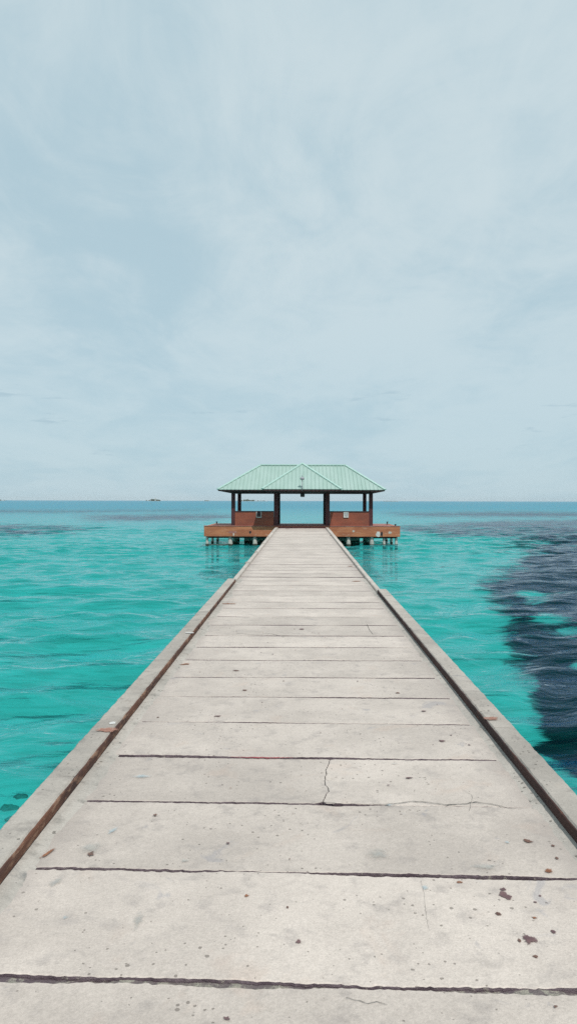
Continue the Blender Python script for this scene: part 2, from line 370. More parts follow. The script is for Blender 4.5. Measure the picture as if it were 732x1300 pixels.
S = [(643, 1138, .020, .026, 'purple_stain', .5), (639, 1130, .012, .012, 'purple_stain', 0), (673, 1193, .021, .028, 'purple_stain', 0),
     (670, 1068, .022, .016, 'brown_stain', -.7), (697, 1106, .017, .016, 'rust_stain', 0), (702, 1074, .008, .009, 'brown_stain', 0), (707, 1090, .008, .01, 'brown_stain', 0),
     (633, 1161, .010, .012, 'brown_stain', 0), (680, 1146, .006, .007, 'purple_stain', 0), (686, 1138, .006, .006, 'purple_stain', 0), (679, 1166, .009, .008, 'rust_stain', 0),
     (703, 1184, .009, .009, 'purple_stain', 0), (680, 1215, .009, .008, 'brown_stain', 0), (584, 1121, .014, .009, 'rust_stain', 0), (660, 1195, .006, .01, 'brown_stain', 0),
     (314, 1139, .010, .012, 'rust_stain', 0), (289, 1295, .010, .008, 'purple_stain', 0), (62, 1085, .010, .055, 'rust_stain', -.35), (84, 1167, .013, .011, 'blue_stain', 0),
     (144, 1056, .018, .035, 'blue_stain', -.4), (118, 1078, .05, .07, 'grey_stain', -.5), (72, 1122, .02, .05, 'grey_stain', -.3), (177, 1170, .02, .07, 'grey_stain', 0),
     (540, 1128, .018, .02, 'blue_stain', 0), (644, 1070, .012, .012, 'blue_stain', 0), (495, 1023, .02, .013, 'blue_stain', 0), (520, 988, .02, .010, 'purple_stain', .1), 
     (198, 1036, .012, .012, 'brown_stain', 0), (116, 1086, .012, .02, 'brown_stain', 0), (235, 1094, .02, .016, 'grey_stain', 0), (380, 1197, .008, .012, 'purple_stain', 0), (366, 1153, .005, .01, 'brown_stain', 0),
     (562, 941, .02, .014, 'purple_stain', 0), (505, 880, .018, .015, 'brown_stain', 0), (311, 877, .02, .015, 'brown_stain', 0), (235, 844, .05, .03, 'rust_stain', .3), (300, 852, .03, .015, 'brown_stain', 0),
     (277, 910, .02, .012, 'purple_stain', 0), (444, 719, .06, .06, 'rust_stain', 0), (452, 738, .09, .06, 'rust_stain', 0), (290, 767, .10, .05, 'rust_stain', 0), (420, 680, .05, .2, 'rust_stain', 0),
     (365, 671.5, .12, .12, 'brown_stain', 0), (383, 799, .03, .03, 'purple_stain', 0), (538, 903, .02, .012, 'purple_stain', 0), (500, 970, .03, .01, 'grey_stain', 0), (617, 1101, .05, .03, 'grey_stain', 0), (480, 1085, .05, .05, 'grey_stain', 0), (181, 987, .05, .03, 'blue_stain', 0)]
for i, (px, py, rx, ry, mt, rot) in enumerate(S): blob('stain', px, py, rx, ry, M[mt], rot, i*3.7)
rs = random.Random(5)
for i in range(70):
    x = rs.uniform(-1.1, 1.15); y = rs.uniform(2.2, 9)
    px = VX+x*F/y; py = HY+(EYE-dz(y))/y*F
    if any(abs(y-j) < 0.06+0.04 for j in joints): continue
    r = rs.uniform(.0025, .006)*(1+y*0.06)
    blob('stain', px, py, r*rs.uniform(.8, 1.6), r*rs.uniform(.7, 1.3), M[rs.choice(('brown_stain', 'purple_stain', 'rust_stain'))], rs.uniform(0, 3), i+100, n=10) if i < 46 else None
# red paint squeezed along one joint
bm = BM(); L = []
for i in range(40):
    px = 293+ i*(373-293)/39; x, y = deckpt(px, 962.6); k = 11
    yc = joints[k]+skew(joints[k])*(x-X0)+jn(x-X0, joints[k], k); w = 0.015*math.sin(math.pi*(i+.5)/40)*(1+0.7*mn.noise(Vector((i*.5, 0, 0))))
    L.append((bm.verts.new((x, yc-0.010-w, dz(yc)+0.0052)), bm.verts.new((x, yc-0.006, dz(yc)+0.0052))))
for a, b in zip(L, L[1:]): bm.faces.new((a[0], b[0], b[1], a[1]))
obj('stain', bm, M['red_stain'], pier)

# mortar fillet along each kerb foot, ragged inner edge
for s in (-1, 1):
    bm = BM(); prev = None; y = -3.0
    while y < 14.5:
        w = 0.035 + (0.055 if s < 0 else 0.012)*(0.5+mn.noise(Vector((s*9, y*1.3, 0)))) + 0.016*mn.noise(Vector((s*9, y*9, 0)))+0.008*mn.noise(Vector((s*9, y*40, 0)))
        w = max(0.008, w)
        a = [bm.verts.new((X0+s*1.247, y, dz(y)+0.013)), bm.verts.new((X0+s*(1.243-w*0.5), y, dz(y)+0.0085+0.003*mn.noise(Vector((s, y*20, 4))))), bm.verts.new((X0+s*(1.243-w), y, dz(y)+0.003)), bm.verts.new((X0+s*(1.243-w-.035), y, dz(y)-0.004))]
        if prev:
            for j in range(3): bm.faces.new((prev[j], a[j], a[j+1], prev[j+1]))
        prev = a; y += 0.02 if y > 1.5 else 0.2
    obj('mortar_fillet', bm, M['fillet'], pier)

# kerbs: cast in lengths, rough edges
def kerb(s, y0, y1, xi, xo, h, mat, step=0.03, rag=0.004):
    bm = BM(); prev = None; n = max(2, int((y1-y0)/step)) if y1 > 1.5 else 2
    first = last = None
    for i in range(n+1):
        y = y0+(y1-y0)*i/n
        r1 = rag*(mn.noise(Vector((s*3, y*11, 1)))+0.6*mn.noise(Vector((s*3, y*37, 1))))
        r2 = rag*2.0*(mn.noise(Vector((s*3, y*7, 8)))+0.7*mn.noise(Vector((s*3, y*31, 8))))
        r3 = rag*0.8*mn.noise(Vector((s*3, y*9, 12)))
        prof = ((xi, -0.02), (xi, h-0.012), (xi+0.008+abs(r1), h+r3), (xo-0.014-abs(r2), h-0.002+r3), (xo+r2*0.6, h-0.018), (xo, -0.24))
        a = [bm.verts.new((X0+s*px, y, dz(y)+pz)) for px, pz in prof]
        if prev:
            for j in range(6): bm.faces.new((prev[j], a[j], a[(j+1) % 6], prev[(j+1) % 6]))
        else: first = a
        prev = a
    bm.faces.new(first); bm.faces.new(prev[::-1])
    return obj('kerb', bm, mat, pier)
for s, yend in ((-1, 13.9), (1, 12.35)):
    segs = [-3.0, 1.2, 4.02, 6.96, 9.9, yend] if s < 0 else [-3.0, 1.9, 4.9, 7.7, 10.2, yend]
    for a, b in zip(segs, segs[1:]): kerb(s, a+0.002, b-0.002, 1.2505, 1.408, 0.080, M['kerb'], 0.03, 0.007)
    # rusty steel strip that faced the formwork
    bm = BM(); prev = None; first = None
    y = -3.0
    while y < yend-0.05:
        w1 = 0.003*mn.noise(Vector((s*5, y*4, 3)))+0.002*mn.noise(Vector((s*5, y*19, 3))); w2 = 0.0025*mn.noise(Vector((s*5, y*6, 9)))
        top = 0.0705 + 0.003*mn.noise(Vector((s*5, y*7, 13)))
        prof = ((1.256, 0.020), (1.244+w1, 0.020+w2), (1.242+w1, 0.060), (1.245+w1, top), (1.2560, top+0.001), (1.2560, 0.05))
        a = [bm.verts.new((X0+s*px, y, dz(y)+pz)) for px, pz in prof]
        if prev:
            for j in range(6): bm.faces.new((prev[j], a[j], a[(j+1) % 6], prev[(j+1) % 6]))
        else: first = a
        prev = a; y += 0.04
    bm.faces.new(first); bm.faces.new(prev[::-1])
    obj('steel_edge_strip', bm, M['rust'] if s < 0 else M['rust_shaded'], pier)
    bm = BM()
    bar(bm, (X0+s*1.2515, -3, dz(-3)+0.012), (X0+s*1.2515, yend-0.08, dz(yend)+0.012), 0.010, 0.026)
    obj('strip_shadow', bm, M['strip_shade'], pier)  # thin dark bar in place of the shadow gap below the strip
    # far, narrower kerb
    cuts = [yend+0.003, 17.5, 21.0, 24.8, 29.0, 33.0, YE-0.02]
    for i, (a, b) in enumerate(zip(cuts, cuts[1:])):
        dx = (0.0, 0.01, 0.02, 0.035, 0.05, 0.06)[i]
        kerb(s, a+0.004, b-0.004, 1.243, 1.335+dx, 0.052, M['kerb_pale'], 0.08, 0.007)
        if i and s < 0:
            bm = BM(); lathe(bm, ((.045, dz(a)+.045), (.05, dz(a)+.065), (.03, dz(a)+.08)), X0+s*1.30, a, 9, 0.2)
            obj('kerb_joint_lump', bm, M['kerb'], pier)
blob('paint_patch', 137, 927.5, .068, .040, M['pink_stain'], 0, 3, 0.25, 0.0045, 34, 0.08)
blob('paint_patch', 144, 919, .020, .018, M['white'], 0, 6, 0.5, 0.0046, 20, 0.08)
blob('paint_patch', 624, 912, .05, .035, M['pink_stain'], 0, 13, 0.5, 0.0045, 20, 0.08)
blob('paint_patch', 241, 804, .035, .03, M['white'], 0, 16, 0.5, 0.0046, 20, 0.08)
# structure below the deck
bm = BM(); 
for s in (-1, 1): bar(bm, (X0+s*0.95, -3, dz(-3)-0.26), (X0+s*0.95, YE-0.1, dz(YE)-0.26), 0.3, 0.28)
obj('deck_girder', bm, M['pile'], pier)
for y in np.arange(0.5, 38, 3.1):
    bm = BM(); box(bm, X0-1.3, X0+1.3, y-0.15, y+0.15, dz(y)-0.62, dz(y)-0.402); obj('cross_beam', bm, M['pile'], pier)
    for s in (-1, 1):
        bm = BM(); lathe(bm, ((.13, BZ-0.3), (.13, WZ), (.125, dz(y)-.621)), X0+s*0.95, y, 14, 0.02); obj('pile', bm, M['pile'], pier, True)

# ---------------------------------------------------------------- pavilion
pav = empty('pavilion', 'open maroon pavilion with mint green hipped roof on a piled platform at the pier end', 'pavilion')
YF, YB = 38.83, 43.9
ZT = 0.253                                     # platform top
XH = 5.14
bm = BM(); box(bm, XP-XH+0.05, XP+XH-0.05, YF+0.05, YB-0.05, ZT-0.30, ZT-0.004); obj('platform', bm, M['floorred'], pav)
o = None
bm = BM()
ZB = 1.6-(681.3-HY)*YF/F
for (a, b, c, d) in ((-XH, XH, YF, YF+0.16), (-XH, XH, YB-0.16, YB), (-XH, -XH+0.16, YF+0.161, YB-0.161), (XH-0.16, XH, YF+0.161, YB-0.161)):
    box(bm, XP+a, XP+b, c, d, ZB, ZT)
fas = obj('fascia', bm, M['fascia'], pav, bevel=0.012)
fas['label'] = 'faded orange edge beam of the platform'
bm = BM()
for (a, b, c, d) in ((-XH-0.02, XH+0.02, YF-0.02, YF+0.2),): box(bm, XP+a, XP+b, c, d, ZT+0.002, ZT+0.035)
obj('platform_edging', bm, M['floorred'], pav, bevel=0.006)
# step where the pier meets the platform
bm = BM(); box(bm, XP-1.22, XP+1.22, YE-0.06, YE+0.015, dz(YE)-0.1, dz(YE)+0.06); obj('threshold', bm, M['maroon'], pav)
def yfront(px, py): return P(px, py, YF)
# chips and holes on the fascia
def fpatch(name, px0, px1, py0, py1, mat, d=0.006, seed=0):
    a = yfront(px0, py1); b = yfront(px1, py0); cx, cz = (a.x+b.x)/2, (a.z+b.z)/2; rx, rz = (b.x-a.x)/2, (b.z-a.z)/2
    bm = BM(); v0 = []; v1 = []
    for i in range(18):
        t_ = 2*math.pi*i/18; r = 1+0.5*mn.noise(Vector((math.cos(t_)*1.5, math.sin(t_)*1.5, seed)))
        v0.append(bm.verts.new((cx+rx*r*math.cos(t_), YF-d, cz+rz*r*math.sin(t_)))); v1.append(bm.verts.new((v0[-1].co.x, YF+0.02, v0[-1].co.z)))
    bm.faces.new(v0)
    for i in range(18): bm.faces.new((v0[i], v1[i], v1[(i+1) % 18], v0[(i+1) % 18]))
    return obj(name, bm, mat, pav)
fpatch('bare_concrete_patch', 477, 482.5, 674.5, 681.5, M['white'], .008, 1)
fpatch('bare_concrete_patch', 447, 450, 673, 675.5, M['kerb_pale'], .005, 2)
fpatch('bare_concrete_patch', 492, 497, 674.5, 677.5, M['kerb_pale'], .005, 5)
fpatch('bare_concrete_patch', 289, 301, 674.5, 677, M['floorred'], .005, 8)
fpatch('bare_concrete_patch', 295.5, 297.5, 677, 680.5, M['kerb_pale'], .006, 8)
fpatch('drain_hole', 316.2, 318.8, 674, 677.6, M['dark'], .007, 11)
fpatch('drain_hole', 482.8, 485.6, 674.5, 680.5, M['dark'], .010, 14)
# piles and braces
rp = random.Random(3)
for iy, y in enumerate((39.05, 41.35, 43.6)):
    for x in (-4.98, -3.78, -2.47, -1.1, 1.1, 2.47, 3.70, 4.30, 4.98):
        if x == 4.30 and iy: continue
        r = 0.115 if abs(x) < 4.2 else 0.075
        bm = BM(); xx = XP+x+rp.uniform(-.03, .03)
        lathe(bm, ((r, BZ-0.3), (r*1.0, WZ-0.1), (r*1.08, WZ+0.1), (r, WZ+0.25), (r*0.92, ZB+0.12)), xx, y, 14, 0.03)
        obj('pile', bm, M['pile'], pav, True)
for s in (-1, 1):
    bm = BM(); bar(bm, (XP+s*3.75, 39.25, WZ+0.075), (XP+s*4.98, 39.25, WZ+0.06), 0.12, 0.07); obj('brace', bm, M['fillet'], pav)
for y in (39.1, 41.3, 43.6):
    bm = BM(); box(bm, XP-XH+0.2, XP+XH-0.2, y-0.12, y+0.12, ZT-0.62, ZT-0.304); obj('floor_beam', bm, M['beam'], pav)
bm = BM(); box(bm, XP-3.3, XP+3.3, 42.3, 42.55, WZ-0.8, ZT-0.36); obj('light_blocking_wall', bm, M['pile'], pav)  # unseen wall, added to block the bright gaps beneath the platform
# columns
HB = P(382, 626.2, 38.9).z                     # underside of the eaves beam
CY = [38.95, 42.85]
for x in (-4.0+XP-.035, 4.03):
    pass
colx = (-3.585, 3.655)                         # outer columns
for x in colx:
    for y in (39.03, 42.9):
        bm = BM(); box(bm, x-.10, x+.10, y-.10, y+.10, ZT, HB+0.01); obj('column', bm, M['maroon'], pav, bevel=0.012)
for x in (-1.36+XP-.01, 1.36+XP-.02):
    for y in (38.97, 40.95, 42.9):
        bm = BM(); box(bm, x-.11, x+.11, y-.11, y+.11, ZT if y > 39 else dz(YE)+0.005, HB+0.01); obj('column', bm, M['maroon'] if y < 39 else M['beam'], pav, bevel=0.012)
for x in colx:
    pass
# half walls
WT = P(382, 648.8, 38.95).z
for a, b in ((colx[0]+0.101, XP-1.49), (XP+1.46, colx[1]-0.101)):
    bm = BM(); box(bm, a, b, 38.90, 39.06, ZT+0.037, WT-0.06); w = obj('half_wall', bm, M['wallred'], pav)
    bm = BM(); box(bm, a+.001, b-.001, 38.88, 39.08, WT-0.058, WT); obj('wall_coping', bm, M['beam'], w, bevel=0.008)
for x in colx:
    bm = BM(); box(bm, x-.07, x+.07, 39.135, 42.795, ZT, WT-0.10); obj('half_wall', bm, M['wallred'], pav)
for s in (-1, 1):                                # benches inside
    bm = BM(); box(bm, XP+s*2.5-0.9, XP+s*2.5+0.9, 42.2, 42.6, ZT, ZT+0.42); obj('bench', bm, M['beam'], pav)
# beams
BT = HB+0.20
bm = BM()
bx0, bx1 = colx[0]-0.16, colx[1]+0.16
box(bm, bx0, bx1, 38.90, 39.12, HB, BT); box(bm, bx0, bx1, 42.80, 43.0, HB, BT)
box(bm, bx0, bx0+.2, 39.121, 42.799, HB, BT); box(bm, bx1-.2, bx1, 39.121, 42.799, HB, BT)
for x in (XP-1.37, XP+1.35): box(bm, x-.09, x+.09, 39.121, 42.799, HB+0.004, BT)
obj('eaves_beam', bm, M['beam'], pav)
# roof
ex0, ex1 = P(276, 621, 38.3).x, P(488.6, 621, 38.3).x
EY0, EY1 = 38.3, 43.6; RY = 40.95
EZ = P(382, 621.6, 38.3).z
rx0, rx1 = P(330.5, 590, RY).x, P(438, 590, RY).x
RZ = P(382, 590.8, RY).z
def slope(bm, E0, E1, R0, R1, pitch=0.20, rh=0.030, rw=0.045, thick=0.02, ph=0.0):
    E0, E1, R0, R1 = map(Vector, (E0, E1, R0, R1))
    e = (E1-E0); L = e.length; e.normalize()
    up = (R0-E0) - e*(R0-E0).dot(e); T = up.length; up.normalize()
    nrm = e.cross(up).normalized()
    if nrm.z < 0: nrm = -nrm
    a = (R0-E0).dot(e); b = (R1-E0).dot(e)
    q = [E0, E1, R1, R0] if (R1-R0).length > 1e-4 else [E0, E1, R0]
    tp = [bm.verts.new(p) for p in q]; bt = [bm.verts.new(p-nrm*thick) for p in q]
    bm.faces.new(tp); bm.faces.new(bt[::-1])
    for i in range(len(q)): bm.faces.new((tp[i], bt[i], bt[(i+1) % len(q)], tp[(i+1) % len(q)]))
    s = pitch*(0.5+ph)
    while s < L-0.03:
        tm = T*s/a if s < a else (T if s <= b else T*(L-s)/(L-b))
        if tm > 0.08:
            tm -= 0.03
            p0 = E0+e*s-up*0.03; p1 = E0+e*s+up*tm
            vs = [bm.verts.new(p+o_) for p in (p0, p1) for o_ in (-e*rw*.5-nrm*.004, e*rw*.5-nrm*.004, e*rw*.22+nrm*rh, -e*rw*.22+nrm*rh)]
            for f in ((0, 1, 2, 3), (7, 6, 5, 4), (1, 5, 6, 2), (2, 6, 7, 3), (3, 7, 4, 0)): bm.faces.new([vs[i] for i in f])
        s += pitch
bm = BM()
A = (ex0, EY0, EZ); B = (ex1, EY0, EZ); C = (ex1, EY1, EZ); D = (ex0, EY1, EZ); R0 = (rx0, RY, RZ); R1 = (rx1, RY, RZ)
slope(bm, A, B, R0, R1); slope(bm, C, D, R1, R0); slope(bm, D, A, R0, R0); slope(bm, B, C, R1, R1)
GY = 37.45; GZ = P(382, 620.9, GY).z; gx0, gx1 = P(332.5, 621, GY).x, P(433, 621, GY).x
GA = P(383.3, 588.6, 39.9); GR = (GA.x, RY+0.05, GA.z)
# curved (bell-cast) lower corners of the front hip
K0 = Vector((P(350, 608.5, 38.45).x, 38.2, P(350, 608.3, 38.4).z)); K1 = Vector((P(416.5, 608.5, 38.45).x, 38.2, P(416, 608.3, 38.4).z))
slope(bm, (gx0, GY, GZ), (gx1, GY, GZ), tuple(GA), tuple(GA))
for sx, g in ((-1, gx0), (1, gx1)):
    q = [Vector((g, GY, GZ)), GA, Vector(GR), Vector((g, RY-1.2, GZ+0.02))]
    vs = [bm.verts.new(p) for p in q]; bm.faces.new(vs)
    vs2 = [bm.verts.new(p-Vector((sx*.005, 0, .03))) for p in q]; bm.faces.new(vs2[::-1])
roof = obj('roof', bm, M['roof'], pav)
def cap(p0, p1, w=0.15, h=0.05):
    bm = BM(); p0 = Vector(p0)+Vector((0, 0, .02)); p1 = Vector(p1)+Vector((0, 0, .02)); bar(bm, p0, p1, w, h); obj('ridge_cap', bm, M['cap'], roof, bevel=0.012)
cap(R0, R1, 0.2, 0.07)
for a, b in ((A, R0), (B, R1), (C, R1), (D, R0)): cap(a, b)
GAv = Vector(GA)
cap((gx0, GY, GZ), GAv, .13, .06); cap((gx1, GY, GZ), GAv, .13, .06); cap(GAv, GR, .16, .06)
# eaves trim and sloping soffit
bm = BM()
def soff(E, I):
    n = len(E)
    for i in range(n):
        j = (i+1) % n
        vs = [bm.verts.new(v) for v in (E[i], E[j], I[j], I[i])]; bm.faces.new(vs)
ez = EZ-0.022
Eo = [Vector(v) for v in ((ex0+.02, EY0+.02, ez), (ex1-.02, EY0+.02, ez), (ex1-.02, EY1-.02, ez), (ex0+.02, EY1-.02, ez))]
El = [v-Vector((0, 0, 0.05)) for v in Eo]
In = [Vector(v) for v in ((bx0, 38.90, HB), (bx1, 38.90, HB), (bx1, 43.0, HB), (bx0, 43.0, HB))]
soff(Eo, El); soff(El, In)
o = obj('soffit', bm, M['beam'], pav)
bm = BM()
ez2 = GZ-0.022
Eo = [Vector(v) for v in ((gx0+.03, GY+.02, ez2), (gx1-.03, GY+.02, ez2), (gx1-.03, 38.4, ez2), (gx0+.03, 38.4, ez2))]
El = [v-Vector((0, 0, 0.07)) for v in Eo]
In = [Vector(v) for v in ((gx0+.5, 38.89, HB+0.005), (gx1-.5, 38.89, HB+0.005), (gx1-.5, 38.895, HB+0.01), (gx0+.5, 38.895, HB+0.01))]
soff(Eo, El); soff(El, In)
obj('soffit', bm, M['beam'], pav)
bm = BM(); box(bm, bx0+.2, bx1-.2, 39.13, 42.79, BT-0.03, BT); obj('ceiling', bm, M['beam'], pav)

# fixtures
def notice(px0, px1, py0, py1, label, style):
    t_ = empty('notice_board', label, 'sign'); a = P(px0, py1, 38.86); b = P(px1, py0, 38.86)
    y1 = 38.898; w = 0.03
    bm = BM(); box(bm, a.x+.002, b.x-.002, y1-0.022, y1, a.z+.002, b.z-.002); pn = obj('panel', bm, M['maroon'] if style == 'dark' else M['white'], t_)
    bm = BM()
    box(bm, a.x, a.x+w, y1-.045, y1-.02, a.z, b.z); box(bm, b.x-w, b.x, y1-.045, y1-.02, a.z, b.z); box(bm, a.x+w, b.x-w, y1-.045, y1-.02, a.z, a.z+w*1.2)
    if style != 'dark': box(bm, a.x+w, b.x-w, y1-.045, y1-.02, b.z-w, b.z)
    obj('frame', bm, M['white'], t_)
    if style == 'dark':
        bm = BM(); c = (a.x+b.x)/2; box(bm, c-.035, c+.035, y1-.034, y1-.021, a.z+.08, b.z-.03); obj('dark_sheet', bm, M['dark'], t_)
    else:
        bm = BM()
        W = b.x-a.x; H = b.z-a.z
        for (u0, u1, v0, v1) in ((.22, .34, .35, .78), (.44, .56, .30, .62), (.66, .78, .35, .78), (.3, .7, .16, .22)):
            box(bm, a.x+W*u0, a.x+W*u1, y1-.030, y1-.021, a.z+H*v0, a.z+H*v1)
        obj('printed_marks', bm, M['grey'], t_)
    return t_
notice(325.2, 331.8, 649.6, 657.2, 'small white-framed dark notice board on the left half wall of the pavilion', 'dark')
notice(435.8, 442.2, 650.0, 657.0, 'small white notice with grey marks on the right half wall of the pavilion', 'light')
# lantern under the middle of the front beam
ln = empty('lantern', 'black box lantern hanging under the front beam of the pavilion', 'lamp')
p = P(383.8, 628.6, 38.8)
bm = BM(); box(bm, p.x-.115, p.x+.115, p.y-.1, p.y+.1, p.z-.085, p.z+.06); obj('lamp_housing', bm, M['dark'], ln, bevel=0.015)
bm = BM(); box(bm, p.x-.085, p.x+.085, p.y-.07, p.y+.07, p.z-.098, p.z-.0855); obj('lamp_glass', bm, M['grey'], ln)
bm = BM(); box(bm, p.x-.03, p.x+.03, p.y-.03, p.y+.03, p.z+.061, HB+.06); obj('bracket', bm, M['dark'], ln)
# round fitting on a thin pole before the roof front
pl = empty('roof_light', 'small round grey light on a thin pole at the front of the mint roof', 'lamp')
p = P(382.6, 607.2, 37.42)
bm = BM(); lathe(bm, ((.018, GZ-0.09), (.018, p.z-.08)), p.x+.03, 37.40, 10); obj('pole', bm, M['grey'], pl, True)
bm = BM(); lathe(bm, ((.03, p.z-.09), (.085, p.z-.075), (.115, p.z-.02), (.105, p.z+.03), (.05, p.z+.055), (.03, p.z+.075)), p.x+.03, 37.40, 18); obj('lamp_head', bm, M['grey'], pl, True)
bm = BM(); lathe(bm, ((.014, p.z+.0755), (.012, p.z+.15), (.004, p.z+.18)), p.x+.03, 37.40, 10); obj('finial', bm, M['grey'], pl, True)
bm = BM(); bar(bm, (p.x+.03, 37.40, GZ-.05), (p.x+.03, 37.50, GZ-.05), .03, .03); obj('bracket', bm, M['grey'], pl)
# mooring posts on the platform
for px, py, Y, h, lab in ((275.2, 663.6, 43.2, .13, 'short dark mooring post on the left wing of the platform'), (491.2, 664.5, 42.6, .16, 'short dark mooring post on the right wing of the platform'), (501.5, 667.3, 40.0, .10, 'stubby mooring post at the right corner of the platform')):
    x = P(px, py, Y).x
    mp = empty('mooring_post', lab, 'mooring post', 'mooring posts on the pavilion platform')
    mp.location = (x, Y, ZT)
    bm = BM(); lathe(bm, ((.055, -.003), (.05, .02), (.035, .03), (.035, h-.04)), 0, 0, 12); obj('shaft', bm, M['dark'], mp, True)
    bm = BM(); lathe(bm, ((.037, h-.039), (.06, h-.03), (.06, h-.01), (.045, h)), 0, 0, 12); obj('cap', bm, M['dark'], mp, True)

# ---------------------------------------------------------------- sea
def spread(lo, hi, step, far, g=1.13):
    a = list(np.arange(lo, hi+1e-6, step)); s = step; x = a[-1]
    while x < far: s *= g; x += s; a.append(x)
    s = step; x = a[0]; pre = []
    while x > -far: s *= g; x -= s; pre.append(x)
    return np.array(pre[::-1]+a)
def grid_obj(name, xs, ys, Z, mat, attr=None):
    nx, ny = len(xs), len(ys)
    X, Y = np.meshgrid(xs, ys)
    co = np.stack([X, Y, Z], -1).reshape(-1, 3).astype(np.float32)
    i = np.arange(nx*ny).reshape(ny, nx)
    q = np.stack([i[:-1, :-1], i[:-1, 1:], i[1:, 1:], i[1:, :-1]], -1).reshape(-1, 4)
    me = bpy.data.meshes.new(name)
    me.vertices.add(len(co)); me.vertices.foreach_set('co', co.ravel())
    me.loops.add(q.size); me.loops.foreach_set('vertex_index', q.ravel().astype(np.int32))
    me.polygons.add(len(q)); me.polygons.foreach_set('loop_start', (np.arange(len(q))*4).astype(np.int32))
    me.polygons.foreach_set('loop_total', np.full(len(q), 4, np.int32))
    me.update(calc_edges=True); me.validate()
    me.polygons.foreach_set('use_smooth', np.ones(len(q), bool))
    if attr is not None:
        for k, v in attr.items():
            at = me.attributes.new(k, 'FLOAT', 'POINT'); at.data.foreach_set('value', v.ravel().astype(np.float32))
    me.materials.append(mat)
    o = bpy.data.objects.new(name, me); col.objects.link(o)
    return o

# wavelets
xs = spread(-24, 28, 0.115, 16000, 1.035)
ys = spread(-2, 48, 0.10, 16000, 1.022); ys = ys[(ys > -2.01) | (np.arange(len(ys)) % 6 == 0)]
X, Y = np.meshgrid(xs, ys)
Zw = np.zeros_like(X)
wr = np.random.default_rng(4)
step = np.maximum(np.gradient(xs)[None, :]*0.8, np.gradient(ys)[:, None])
for i in range(84):
    lam = 0.42*(3.4/0.42)**(i/83.0)*wr.uniform(.9, 1.1)
    th = R(101)+wr.normal(0, 0.50)            # travel direction, crests run across the pier
    k = 2*math.pi/lam
    amp = 0.0056*lam**1.05*wr.uniform(.5, 1.2)
    ph = k*(X*math.cos(th)+Y*math.sin(th))+wr.uniform(0, 6.28)
    s = np.sin(ph); lim = np.clip(lam/(2.4*step)-1, 0, 1)
    Zw += lim*(amp*(1-np.abs(np.sin(ph*0.5))*2+0.27)*1.15 if i % 2 else amp*s)
# (wave envelope: gusts)
env = 0.8+0.3*np.sin(X*0.13+1.0+0.6*np.sin(Y*0.11))*np.sin(Y*0.17+0.5*np.sin(X*0.21))
Zw = WZ+Zw*env

mw, t = newmat('sea_water')
geo = t.n('ShaderNodeNewGeometry'); pos = geo.outputs['Position']
p1 = t.mapping(pos, (0.55, 1.25, 1), (0, 0, R(-8)))
n1 = t.noise(p1, 1.6, 4, 0.6, 0.3)
n2 = t.noise(p1, 6.5, 4, 0.6, 0.4)
n3 = t.noise(t.mapping(pos, (0.4, 1.0, 1), (0, 0, R(-5))), 0.35, 4, 0.6, 0.3)
bmp = t.n('ShaderNodeBump'); bmp.inputs['Strength'].default_value = 1.0; bmp.inputs['Distance'].default_value = 1.0
h = t.math('ADD', t.math('MULTIPLY', n1, 0.065), t.math('MULTIPLY', n2, 0.012)); h = t.math('ADD', h, t.math('MULTIPLY', n3, 0.22))
t.l(h, bmp.inputs['Height'])
fr = t.n('ShaderNodeFresnel'); fr.inputs['IOR'].default_value = 1.33; t.l(bmp.outputs[0], fr.inputs['Normal'])
lw = t.n('ShaderNodeLayerWeight'); lw.inputs['Blend'].default_value = 0.5; t.l(bmp.outputs[0], lw.inputs['Normal'])
face = lw.outputs['Facing']
sfac = t.math('ADD', t.math('MULTIPLY', t.math('POWER', face, 3.6), 0.96), 0.04, clamp=True)
tr = t.n('ShaderNodeBsdfTransparent'); tr.inputs[0].default_value = (0.19, 0.76, 0.79, 1)
at = t.n('ShaderNodeAttribute'); at.attribute_name = 'meadow'
w1 = t.noise(t.mapping(pos, (0.75, 1.15, 1), (0, 0, R(-12))), 0.55, 6, 0.68, 0.6)
w2 = t.noise(t.mapping(pos, (0.5, 1.5, 1), (0, 0, R(-25))), 3.4, 5, 0.7, 1.5)
gs = t.math('ADD', at.outputs['Fac'], t.math('MULTIPLY', t.math('SUBTRACT', w1, 0.5), 5.4))
gs = t.math('ADD', gs, t.math('MULTIPLY', t.math('SUBTRACT', w2, 0.5), 1.5))
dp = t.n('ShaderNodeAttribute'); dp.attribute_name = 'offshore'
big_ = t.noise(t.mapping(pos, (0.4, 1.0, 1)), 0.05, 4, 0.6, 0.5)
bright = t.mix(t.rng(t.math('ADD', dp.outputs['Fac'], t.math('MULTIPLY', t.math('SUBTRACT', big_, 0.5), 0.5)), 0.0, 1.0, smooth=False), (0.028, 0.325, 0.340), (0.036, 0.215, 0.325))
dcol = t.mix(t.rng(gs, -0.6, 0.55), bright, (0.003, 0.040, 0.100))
df = t.n('ShaderNodeBsdfDiffuse'); t.l(dcol, df.inputs[0])
mx = t.n('ShaderNodeMixShader'); t.l(sfac, mx.inputs[0]); t.l(tr.outputs[0], mx.inputs[1]); t.l(df.outputs[0], mx.inputs[2])
gl = t.n('ShaderNodeBsdfGlossy'); gl.inputs['Roughness'].default_value = 0.06; gl.inputs['Color'].default_value = (1, 1, 1, 1); t.l(bmp.outputs[0], gl.inputs['Normal'])
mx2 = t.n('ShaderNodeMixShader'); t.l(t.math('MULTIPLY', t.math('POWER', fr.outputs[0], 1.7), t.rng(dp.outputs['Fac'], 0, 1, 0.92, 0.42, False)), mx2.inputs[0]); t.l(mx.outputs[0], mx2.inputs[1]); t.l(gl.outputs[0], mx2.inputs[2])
out = t.n('ShaderNodeOutputMaterial'); t.l(mx2.outputs[0], out.inputs[0])

